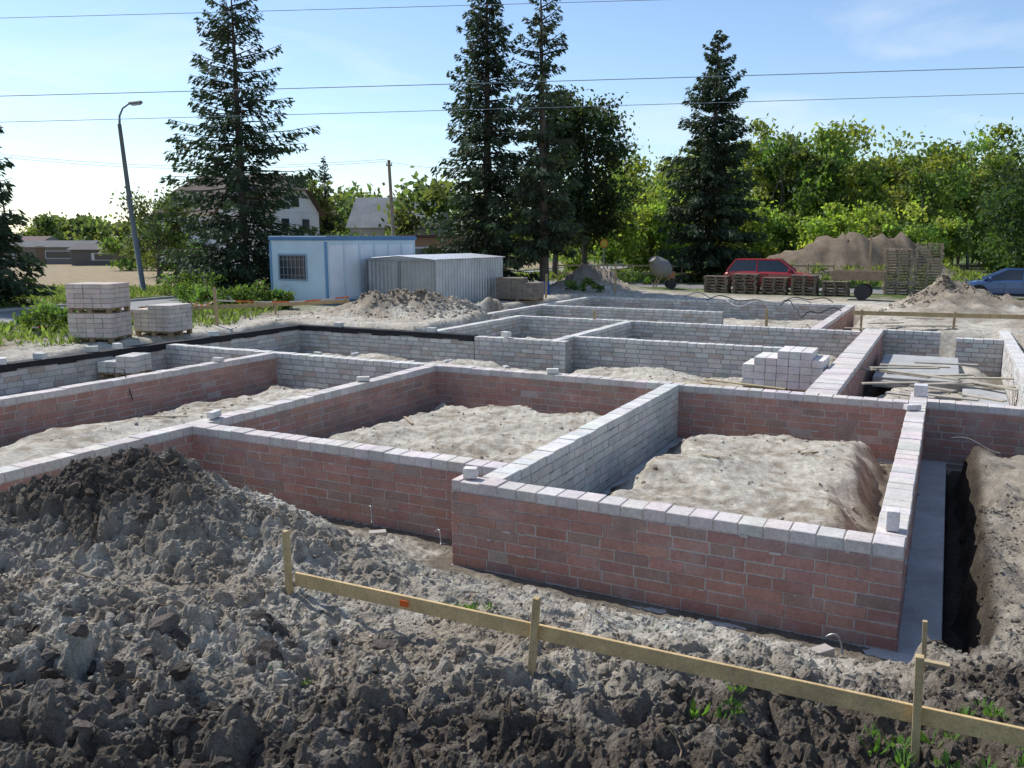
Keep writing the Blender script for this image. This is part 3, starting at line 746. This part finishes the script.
# ---------------------------------------------------------------- cars
def car(name,cx,cy,rz,paint,prof,cab,L,Wd,zg,hatch=True):
    p=empty(name); co,si=math.cos(rz),math.sin(rz)
    def G(u,v,z): return (cx+u*co-v*si,cy+u*si+v*co,zg+z)
    m=MB(); secs=[]
    for (u,top,w,bot) in prof:
        w*=Wd/2
        ring=[(w*.86,bot),(w*.985,bot+.12),(w,.58),(w*.985,top-.12),(w*.9,top-.02),(w*.45,top+.015)]
        secs.append([(u,v,z) for v,z in ring]+[(u,-v,z) for v,z in ring[::-1]])
    n=len(secs[0])
    for k in range(len(secs)-1):
        for j in range(n):
            a,b=secs[k][j],secs[k][(j+1)%n]; c,d=secs[k+1][(j+1)%n],secs[k+1][j]
            m.face([G(*a),G(*b),G(*c),G(*d)],(1,1,1))
    m.face([G(*q) for q in secs[0]],(1,1,1)); m.face([G(*q) for q in secs[-1]][::-1],(1,1,1))
    (b0,t0,t1,b1,zb,zt)=cab; wb=Wd/2*.90; wt=Wd/2*.70
    m.face([G(t0,-wt,zt-.03),G(t1,-wt,zt-.03),G(t1,wt,zt-.03),G(t0,wt,zt-.03)],(1,1,1))
    m.face([G(t0+.1,-wt*.8,zt),G(t1-.1,-wt*.8,zt),G(t1-.1,wt*.8,zt),G(t0+.1,wt*.8,zt)],(1,1,1))
    for s in(-1,1):
        m.tube([G(b0,s*wb,zb),G(t0,s*wt,zt-.03),G(t1,s*wt,zt-.03),G(b1,s*wb,zb)],[.05,.045,.045,.05],6,(1,1,1))
        um=(t0+t1)/2; m.tube([G(um,s*wb,zb),G(um,s*wt,zt-.03)],.04,6,(1,1,1))
        m.box(G(b1-.25,s*(Wd/2+.08),zb+.06),(.12,.2,.14),rz,(1,1,1),.03)
    m.build('body',paint,p,False)
    g=MB()
    for s in(-1,1): g.face([G(b0,s*wb,zb-.02),G(b1,s*wb,zb-.02),G(t1,s*wt,zt-.035),G(t0,s*wt,zt-.035)],(1,1,1))
    g.face([G(b1,-wb,zb-.02),G(b1,wb,zb-.02),G(t1,wt,zt-.035),G(t1,-wt,zt-.035)],(1,1,1)); g.face([G(b0,-wb,zb-.02),G(b0,wb,zb-.02),G(t0,wt,zt-.035),G(t0,-wt,zt-.035)],(1,1,1))
    g.build('windows',M_glass,p)
    t=MB(); r=MB(); ar=MB()
    for u in(-L*.30,L*.31):
        for s in(-1,1):
            def disc(mm,rr,v0,v1,c,n=20):
                P=[G(u+rr*math.cos(2*math.pi*j/n),s*v0,.32+rr*math.sin(2*math.pi*j/n)) for j in range(n)]; Q2=[G(u+rr*math.cos(2*math.pi*j/n),s*v1,.32+rr*math.sin(2*math.pi*j/n)) for j in range(n)]
                for j in range(n): mm.face([P[j],P[(j+1)%n],Q2[(j+1)%n],Q2[j]],c)
                mm.face(Q2,c); mm.face(P,c)
            disc(ar,.39,Wd/2-.25,Wd/2+.006,(.01,.01,.01)); disc(t,.32,Wd/2-.2,Wd/2+.02,(.02,.02,.02)); disc(r,.21,Wd/2-.1,Wd/2+.03,(.45,.45,.46))
            for j in range(5):
                an=j*2*math.pi/5; 
                t.face([G(u+.06*math.cos(an+.3),s*(Wd/2+.034),.32+.06*math.sin(an+.3)),G(u+.17*math.cos(an+.45),s*(Wd/2+.034),.32+.17*math.sin(an+.45)),G(u+.17*math.cos(an+.8),s*(Wd/2+.034),.32+.17*math.sin(an+.8))],(.02,.02,.02))
    ar.build('wheel_arches',M_plast,p); t.build('tyres',M_plast,p); r.build('rims',M_metal,p)
    l=MB()
    for s in(-1,1): l.box(G(L/2-.06,s*Wd*.36,.66),(.16,.34,.16),rz,(.7,.7,.7),.03); l.box(G(-L/2+.05,s*Wd*.40,.8),(.12,.2,.26),rz,(.35,.02,.02),.02)
    l.box(G(L/2-.02,0,.4),(.1,Wd*.8,.12),rz,(.03,.03,.03),.02); l.box(G(0,0,.25),(L*.5,Wd+.01,.1),rz,(.03,.03,.03),.02)
    l.build('lamps_and_trim',M_plast,p)
    dl=MB()
    for s in(-1,1):
        for u in(-.55,.35,1.15): dl.box(G(u*L/4.3,s*(Wd/2+.001),.6),(.012,.01,.5),rz,(.02,.02,.02))
        for u in(-.35,.55): dl.box(G(u,s*(Wd/2),.78),(.16,.03,.03),rz,(.1,.1,.1))
    dl.build('door_lines',M_plast,p)
Lr=4.9
car('red_car',14.3,47.2,RB+.08,M_red,[(-Lr/2,.62,.82,.36),(-Lr/2+.06,.98,.93,.28),(-Lr/2+.3,1.1,.98,.24),(-.6,1.09,1,.22),(.9,1.06,1,.22),(1.6,.99,.97,.22),(2.15,.88,.92,.26),(Lr/2-.05,.72,.85,.3),(Lr/2,.58,.8,.36)],(-2.3,-1.85,.45,1.25,1.06,1.72),Lr,1.85,1.01)
car('blue_car',23.4,40.0,RB+math.pi+.02,M_blue,[(-2.25,.6,.82,.36),(-2.2,.9,.92,.28),(-1.9,.98,.97,.24),(-1.2,.98,1,.22),(.9,.94,1,.22),(1.5,.88,.97,.22),(2.0,.78,.9,.26),(2.22,.62,.82,.32),(2.26,.55,.8,.36)],(-1.75,-1.05,.25,1.2,.95,1.45),4.5,1.76,1.01)

# cart
p=empty('site_cart'); m=MB(); x,y=16.2,40.0; z=TZ(x,y); 
m.box((x,y,z+.95),(2.3,1.2,.06),RB,(.25,.2,.15)); 
for v in(-.6,.6): m.box((x+v*S27*1.0,y+v*C27,z+1.15),(2.3,.05,.4),RB,(.28,.2,.13),.01)
for u in(-1.15,1.15): m.box((x+u*C27,y-u*S27,z+1.15),(.05,1.15,.4),RB,(.26,.19,.12),.01)
m.box((x+1.9*C27,y-1.9*S27,z+.8),(1.4,.08,.08),RB,(.15,.15,.15)); m.build('tray',M_wood,p)
m=MB()
for v in(-.62,.62):
    cx_,cy_=x+.25*C27+v*S27,y-.25*S27+v*C27
    m.tube([(cx_-.06*S27,cy_-.06*C27,z+.38),(cx_+.06*S27,cy_+.06*C27,z+.38)],.36,18,(.03,.03,.03))
m.build('wheels',M_plast,p)
# mixer
p=empty('concrete_mixer'); x,y=8.3,47.5; z=TZ(x,y); m=MB()
m.tube([(x-.55,y-.1,z+1.65),(x-.38,y,z+1.45),(x-.05,y,z+1.15),(x+.3,y,z+.88),(x+.45,y,z+.78)],[.24,.40,.55,.45,.22],14,(.22,.2,.18)); m.build('drum',M_paint,p,True)
m=MB()
for s in(-.4,.4): m.tube([(x+.1,y+s,z+1.05),(x-.4,y+s,z+.05)],.035,6,(.3,.2,.1)); m.tube([(x+.1,y+s,z+1.05),(x+.55,y+s,z+.05)],.035,6,(.3,.2,.1))
m.box((x+.55,y,z+.75),(.35,.4,.4),0,(.35,.15,.08),.03); m.build('frame',M_paint,p)
m=MB(); 
for s in(-.42,.42): m.tube([(x+.5,y+s-.05,z+.25),(x+.5,y+s+.05,z+.25)],.25,14,(.03,.03,.03))
m.build('wheels',M_plast,p)
m=MB(); m.tube([(1.6,43,1.0),(1.6,43,1.05),(1.6,43,1.65),(1.6,43,1.7)],[.28,.3,.3,.28],14,(.02,.10,.32)); m.tube([(1.6,43,1.3),(1.6,43,1.33)],.315,14,(.02,.10,.3)); m.build('blue_barrel',M_paint)
p=empty('wooden_fence'); m=MB()
for k in range(12):
    x=3.0+k*1.6; y=56-.1*k; m.box((x,y,1.6),(.08,.08,1.3),0,(.4,.32,.18)); 
    if k<11:
        for zz in(1.6,2.1): m.box((x+.8,y-.05,zz),(1.6,.03,.1),0,rc((.42,.34,.18),.1))
m.build('rails',M_wood,p)
p=empty('traffic_sign'); m=MB(); m.tube([(6.2,58,.9),(6.2,58,3.8)],.035,8,(.4,.4,.4)); m.build('post',M_metal,p)
m=MB(); m.tube([(6.2,57.93,3.5),(6.2,57.95,3.5)],.28,20,(.6,.2,.03)); m.tube([(6.2,57.915,3.5),(6.2,57.928,3.5)],.2,20,(.65,.5,.05)); m.build('plate',M_paint,p)

# ---------------------------------------------------------------- vegetation
def leafquads(P,D,Lh,Wh,colr):
    n=len(P); r=rng.normal(size=(n,3)); s=np.cross(D,r); s/=np.linalg.norm(s,axis=1)[:,None]+1e-9
    a=P-D*Lh[:,None]*.5; b=P+D*Lh[:,None]*.5; sw=s*Wh[:,None]*.5
    V=np.stack([a,P+sw,b,P-sw],1).reshape(-1,3); Fq=np.arange(4*n).reshape(-1,4); return V,Fq,np.repeat(colr,4,axis=0)
def norm(v): return v/(np.linalg.norm(v,axis=1)[:,None]+1e-9)
def spruce(x,y,h,R,dens=1.0,base=.06,name='spruce_tree',colr=(.042,.065,.032),lean=0,thin=1.0,z0=None,pw=.78,step=1.0,big=1.0):
    z0=TZ(x,y)-.1 if z0 is None else z0
    p=empty(name); tr=MB()
    tr.tube([(x,y,z0),(x+lean*.5,y,z0+h*.5),(x+lean,y,z0+h*.985)],[h*.014+.05,h*.009+.03,.02],9,(.10,.08,.065))
    P=[];D=[];L=[];Wd=[];Cc=[]
    zz=base*h; 
    while zz<h*.99:
        f=zz/h; nb=random.randint(6,8) if f<.85 else 5
        a0=random.uniform(0,6.28); Rm=R*((1-f)**pw)*(1-.35*max(0,.18-f)/.18)*random.uniform(.82,1.14)+.15
        for k in range(nb):
            if random.random()>dens and f<.9: continue
            an=a0+k*2*math.pi/nb+random.uniform(-.3,.3); Lb=Rm*random.uniform(.55,1.2); zb=z0+zz+random.uniform(-.22,.22)
            dr=random.uniform(.25,.5)*(1-f*.8); up=.1+.5*f*f
            ca,sa=math.cos(an),math.sin(an); pts=[]
            ns=6
            for j in range(ns+1):
                t=j/ns; r=Lb*t; pts.append((x+lean*f+ca*r,y+sa*r,zb+up*r-dr*Lb*(t**1.3)+.22*Lb*max(0,t-.6)))
            if Lb>.8: tr.tube(pts,[.035*(1-j/ns)+.008 for j in range(ns+1)],4,(.08,.065,.05),False)
            pa=np.array(pts); n=int((14+Lb*32)*thin)
            t=rng.uniform(.08,1.0,n)**.8; seg=t*ns; i=np.minimum(seg.astype(int),ns-1); fr=(seg-i)[:,None]
            c=pa[i]*(1-fr)+pa[i+1]*fr
            side=rng.choice([-1,1],n); out=np.array([ca,sa,0]); lat=np.array([-sa,ca,0])
            wl=(.12+.22*Lb*(1.15-t))*rng.uniform(.1,1.0,n)
            c=c+lat*(side*wl)[:,None]; c[:,2]-=wl*.3+rng.uniform(0,.38,n)*min(1,Lb*.45)
            d=out*.7+lat*side[:,None]*rng.uniform(.2,1.0,(n,1))+np.array([0,0,1])*rng.uniform(-1.2,.1,(n,1))
            P.append(c);D.append(norm(d)); ll=rng.uniform(.22,.55,n)*(.6+.4*(1-f))*big; L.append(ll); Wd.append(ll*rng.uniform(.24,.45,n))
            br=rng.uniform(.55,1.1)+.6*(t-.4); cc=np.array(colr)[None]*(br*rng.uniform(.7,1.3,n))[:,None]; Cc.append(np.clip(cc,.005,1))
        zz+=(h*.019*random.uniform(.7,1.35)+.1)*step
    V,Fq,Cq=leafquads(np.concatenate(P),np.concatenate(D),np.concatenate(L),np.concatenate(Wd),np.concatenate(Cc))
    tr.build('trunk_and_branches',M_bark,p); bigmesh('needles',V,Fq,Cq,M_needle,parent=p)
spruce(-14.3,46,16.1,5.0,.82,pw=.68,step=1.1)
spruce(-21.9,35,9.3,2.9,.78)
spruce(-1.35,48,17.2,3.5,.95,.03,pw=.6)
spruce(1.75,46,16.0,2.6,.70,.14,name='pine_tree',colr=(.055,.075,.038),lean=-.3,thin=.9,pw=.5,step=1.1)
spruce(12.9,56,15.4,4.3,1.0,.02,thin=1.15,big=1.1,pw=.72)
spruce(-21.5,100,12,2.2,.9,.05,thin=.5); spruce(36,98,16,3.2,1,.04,thin=.4,big=1.5); spruce(31,108,17,3.2,1,.04,thin=.4,big=1.5)
def crown(cx,cy,cz,rx,ry,rz_,nb,per,ls,colr,out,fill=.5,spread=.35):
    u=norm(rng.normal(size=(nb,3)))*(rng.uniform(.25,1,nb)**.5)[:,None]
    ctr=u*np.array([rx,ry,rz_])+np.array([cx,cy,cz])
    for c in ctr:
        s=spread*min(rx,rz_)*rng.uniform(.6,1.3); n=int(per*rng.uniform(.6,1.3))
        q=rng.normal(size=(n,3))*np.array([s,s,s*.75])*.6+c
        q[:,2]=np.maximum(q[:,2],1.05)
        d=norm(rng.normal(size=(n,3))+np.array([0,0,-.4])); l=rng.uniform(.6,1.3,n)*ls
        br=rng.uniform(.6,1.3)
        hc=np.array(colr)*np.array([rng.uniform(.8,1.25),1,rng.uniform(.7,1.2)])
        out.append((q,d,l,l*rng.uniform(.4,.7,n),hc[None]*(br*rng.uniform(.7,1.3,n))[:,None]))
def finish(out,name,mat,parent=None):
    V,Fq,Cq=leafquads(*[np.concatenate([o[i] for o in out]) for i in range(5)]); return bigmesh(name,V,Fq,Cq,mat,parent=parent)
def decid(x,y,h,r,colr,name='deciduous_tree',nb=60,per=130,ls=.3,z0=None,trunkf=.3,rzf=.36):
    z0=TZ(x,y)-.1 if z0 is None else z0
    p=empty(name); m=MB(); m.tube([(x,y,z0),(x+.1,y,z0+h*.35),(x-.1,y,z0+h*.7)],[.22,.16,.07],9,(.12,.10,.08))
    for k in range(11):
        an=random.uniform(0,6.28); zb=z0+h*random.uniform(.25,.6); e=r*random.uniform(.5,.9)
        m.tube([(x,y,zb),(x+math.cos(an)*e*.5,y+math.sin(an)*e*.5,zb+h*.1),(x+math.cos(an)*e,y+math.sin(an)*e,zb+h*random.uniform(.15,.3))],[.08,.05,.02],5,(.12,.10,.08),False)
    m.build('trunk_and_limbs',M_bark,p); o=[]; crown(x,y,z0+h*(1-rzf),r,r,h*rzf,nb,per,ls,colr,o); finish(o,'leaves',M_leaf,p)
decid(5.2,62,13.9,3.0,(.042,.06,.03),nb=84,per=150,ls=.34,rzf=.42)
decid(3.0,60,12.0,2.4,(.04,.06,.03),nb=50,per=140,ls=.34,rzf=.42)
decid(32.0,52,8.8,3.0,(.05,.085,.035),nb=70,per=150,ls=.3,rzf=.46)
decid(-25.5,62,6.4,2.2,(.065,.09,.04),nb=36,per=120,ls=.28,rzf=.42)
o=[]; tk=MB()
for k in range(56):
    x=10+55*(k+.5)/56+random.uniform(-1.5,1.5); y=random.uniform(72,96)+.1*x; hh=random.uniform(9.8,13.8)*(1.0 if x>20 else .9)
    cl=(.17,.22,.06) if random.random()<.65 else (.12,.17,.05)
    crown(x,y,1+hh*.56,random.uniform(2.3,3.3),2.5,hh*.44,30,115,.46,cl,o,spread=.36)
    for j in range(3): tk.tube([(x,y,.9),(x+random.uniform(-1,1),y,1+hh*.5),(x+random.uniform(-2,2),y,1+hh*.85)],[.12,.07,.03],5,(.2,.18,.14),False)
g=empty('willow_grove'); finish(o,'leaves',M_leaf,g); tk.build('trunks',M_bark,g)
o=[]
for k in range(46):
    x=random.uniform(5,34); y=random.uniform(66,74); hh=random.uniform(3.2,6.2)*(1.15 if x<22 else .95)
    crown(x,y,1+hh*.5,random.uniform(1.3,2.0),1.6,hh*.5,14,115,.38,(.23,.29,.07) if random.random()<.75 else (.15,.21,.055),o,spread=.42)
for k in range(14):
    x=random.uniform(38,60); y=random.uniform(62,74); hh=random.uniform(3,5); crown(x,y,1+hh*.5,2,1.8,hh*.5,14,115,.38,(.09,.14,.035),o,spread=.42)
finish(o,'shrub_thicket',M_leaf)
o=[]
for k in range(110):
    x=random.uniform(-150,170); y=random.uniform(118,165); hh=random.uniform(5.5,8.5)*(.8 if x<-45 else 1.0)
    if -32<x<-3: hh*=1.2; y=random.uniform(84,120)
    crown(x,y,1+hh*.5,4,3,hh*.5,16,90,.85,(.12,.15,.06) if random.random()<.6 else (.09,.125,.05),o,spread=.4)
for k in range(18):
    x=-19+random.uniform(-18,16); crown(x,72+random.uniform(0,8),2.4,1.8,1.5,1.6,10,110,.38,(.10,.14,.05),o,spread=.45)
finish(o,'distant_trees',M_leaf)
def bush(x,y,r,h,colr=(.10,.16,.04),name='bush',n=14,per=110,ls=.13):
    o=[]; z=TZ(x,y); crown(x,y,z+h*.45,r,r,h*.5,n,per,ls,colr,o,spread=.5)
    finish(o,name,M_leaf)
for (x,y,r,h) in((-13.6,25.2,.8,.9),(-12.6,26.0,.5,.7),(-15.2,27.5,.7,.6),(-11.2,33.5,.8,.9),(-10.3,33.9,.6,1.2),(-12.4,34.6,.7,.8),(-9.2,33.7,.5,.8),(-14.4,38.5,.9,1.1),(-15.5,41,1.2,1.6),(3.6,44,1.2,.6),(7.5,53,2,.8)): bush(x,y,r,h)
def tufts(name,P,n_per,hgt,colr):
    PP=[];D=[];L=[];Wd=[];Cc=[]
    for (x,y,z,s) in P:
        n=n_per; an=rng.uniform(0,6.28,n); r=rng.uniform(0,.06,n)*s; ll=rng.uniform(.4,1,n)*hgt*s
        d=norm(np.stack([np.cos(an)*.6,np.sin(an)*.6,rng.uniform(.5,1.4,n)],-1)); c=np.stack([x+np.cos(an)*r,y+np.sin(an)*r,np.full(n,z)],-1)+d*ll[:,None]*.45
        PP.append(c);D.append(d);L.append(ll);Wd.append(ll*rng.uniform(.1,.3,n)); Cc.append(np.array(colr)[None]*rng.uniform(.6,1.4,(n,1)))
    V,Fq,Cq=leafquads(np.concatenate(PP),np.concatenate(D),np.concatenate(L),np.concatenate(Wd),np.concatenate(Cc)); bigmesh(name,V,Fq,Cq,M_leaf)
P=[]
for (cx,cy,r,n) in((2.15,4.15,.3,30),(2.6,4.25,.3,24),(-.45,6.5,.1,9),(1.45,5.1,.12,7),(2.3,4.75,.1,5),(-1.5,5.4,.1,2),(3.0,4.9,.2,7),(3.1,4.5,.2,8)):
    for _ in range(n):
        x=cx+random.gauss(0,r); y=cy+random.gauss(0,r*.5); P.append((x,y,TZ(x,y)+.015,random.uniform(.5,1.1)))
tufts('weeds',P,18,.11,(.10,.19,.04))
xs=rng.uniform(-26,-9,5200); ys=rng.uniform(22,48,5200); a,b=AB(xs,ys); k=(a>20.5)&(a<26.5)|((a>33.6)); xs,ys=xs[k],ys[k]; zs=terrain(xs,ys)
tufts('grass',[(xs[i],ys[i],zs[i],random.uniform(.7,1.8)) for i in range(len(xs))],7,.26,(.13,.17,.055))
xs=rng.uniform(0,34,2600); ys=rng.uniform(50,66,2600); zs=terrain(xs,ys); a,b=AB(xs,ys); k=(zs<1.9)&(b>45); xs,ys,zs=xs[k],ys[k],zs[k]
tufts('grass',[(xs[i],ys[i],zs[i],random.uniform(.8,1.8)) for i in range(len(xs))],7,.4,(.17,.21,.06))

# ---------------------------------------------------------------- light, world, camera
sc=bpy.context.scene
el=math.radians(50); sv=Vector((-.78,.62,0)).normalized()*math.cos(el)+Vector((0,0,math.sin(el)))
sd=bpy.data.lights.new('sun','SUN'); sd.energy=5.0; sd.angle=math.radians(.5); sd.color=(1,.98,.94)
so=bpy.data.objects.new('sun',sd); so.rotation_euler=(-sv).to_track_quat('-Z','Y').to_euler(); so.location=(-20,20,30); col.objects.link(so)
w=bpy.data.worlds.new('World'); sc.world=w; w.use_nodes=True; nt=w.node_tree; bg=nt.nodes['Background']
sky=N(nt,'ShaderNodeTexSky'); sky.sky_type='NISHITA'; sky.sun_disc=False; sky.sun_elevation=el; sky.sun_rotation=math.atan2(-.78,.62)
sky.air_density=1.0; sky.dust_density=.35; sky.ozone_density=2.5
tint=N(nt,'ShaderNodeMix',data_type='RGBA',blend_type='MULTIPLY'); tint.inputs[0].default_value=1; tint.inputs[7].default_value=(1.04,1.07,1.12,1)
tc=N(nt,'ShaderNodeTexCoord'); mp=N(nt,'ShaderNodeMapping'); mp.inputs['Scale'].default_value=(1.2,1.2,6); mp.inputs['Rotation'].default_value=(0,.25,.3)
no=N(nt,'ShaderNodeTexNoise'); no.inputs['Scale'].default_value=2.2; no.inputs['Detail'].default_value=7; no.inputs['Roughness'].default_value=.55; no.inputs['Distortion'].default_value=.6
mr=N(nt,'ShaderNodeMapRange'); mr.inputs[1].default_value=.50; mr.inputs[2].default_value=.80; mr.inputs[4].default_value=.55
mx=N(nt,'ShaderNodeMix',data_type='RGBA'); mx.inputs[7].default_value=(7.2,7.4,7.6,1)
nt.links.new(tc.outputs['Generated'],mp.inputs[0]); nt.links.new(mp.outputs[0],no.inputs['Vector']); nt.links.new(no.outputs['Fac'],mr.inputs[0]); nt.links.new(mr.outputs[0],mx.inputs[0])
nt.links.new(sky.outputs[0],tint.inputs[6]); nt.links.new(tint.outputs[2],mx.inputs[6]); nt.links.new(mx.outputs[2],bg.inputs[0]); bg.inputs[1].default_value=.15
cd=bpy.data.cameras.new('camera'); cam=bpy.data.objects.new('camera',cd); col.objects.link(cam); sc.camera=cam
cam.location=(0,0,3.87); cam.rotation_euler=(math.radians(90-9.75),0,0); cd.sensor_width=36; cd.lens=850/1024*36; cd.clip_end=6000
sc.view_settings.view_transform='Standard'; sc.view_settings.look='None'; sc.view_settings.exposure=0
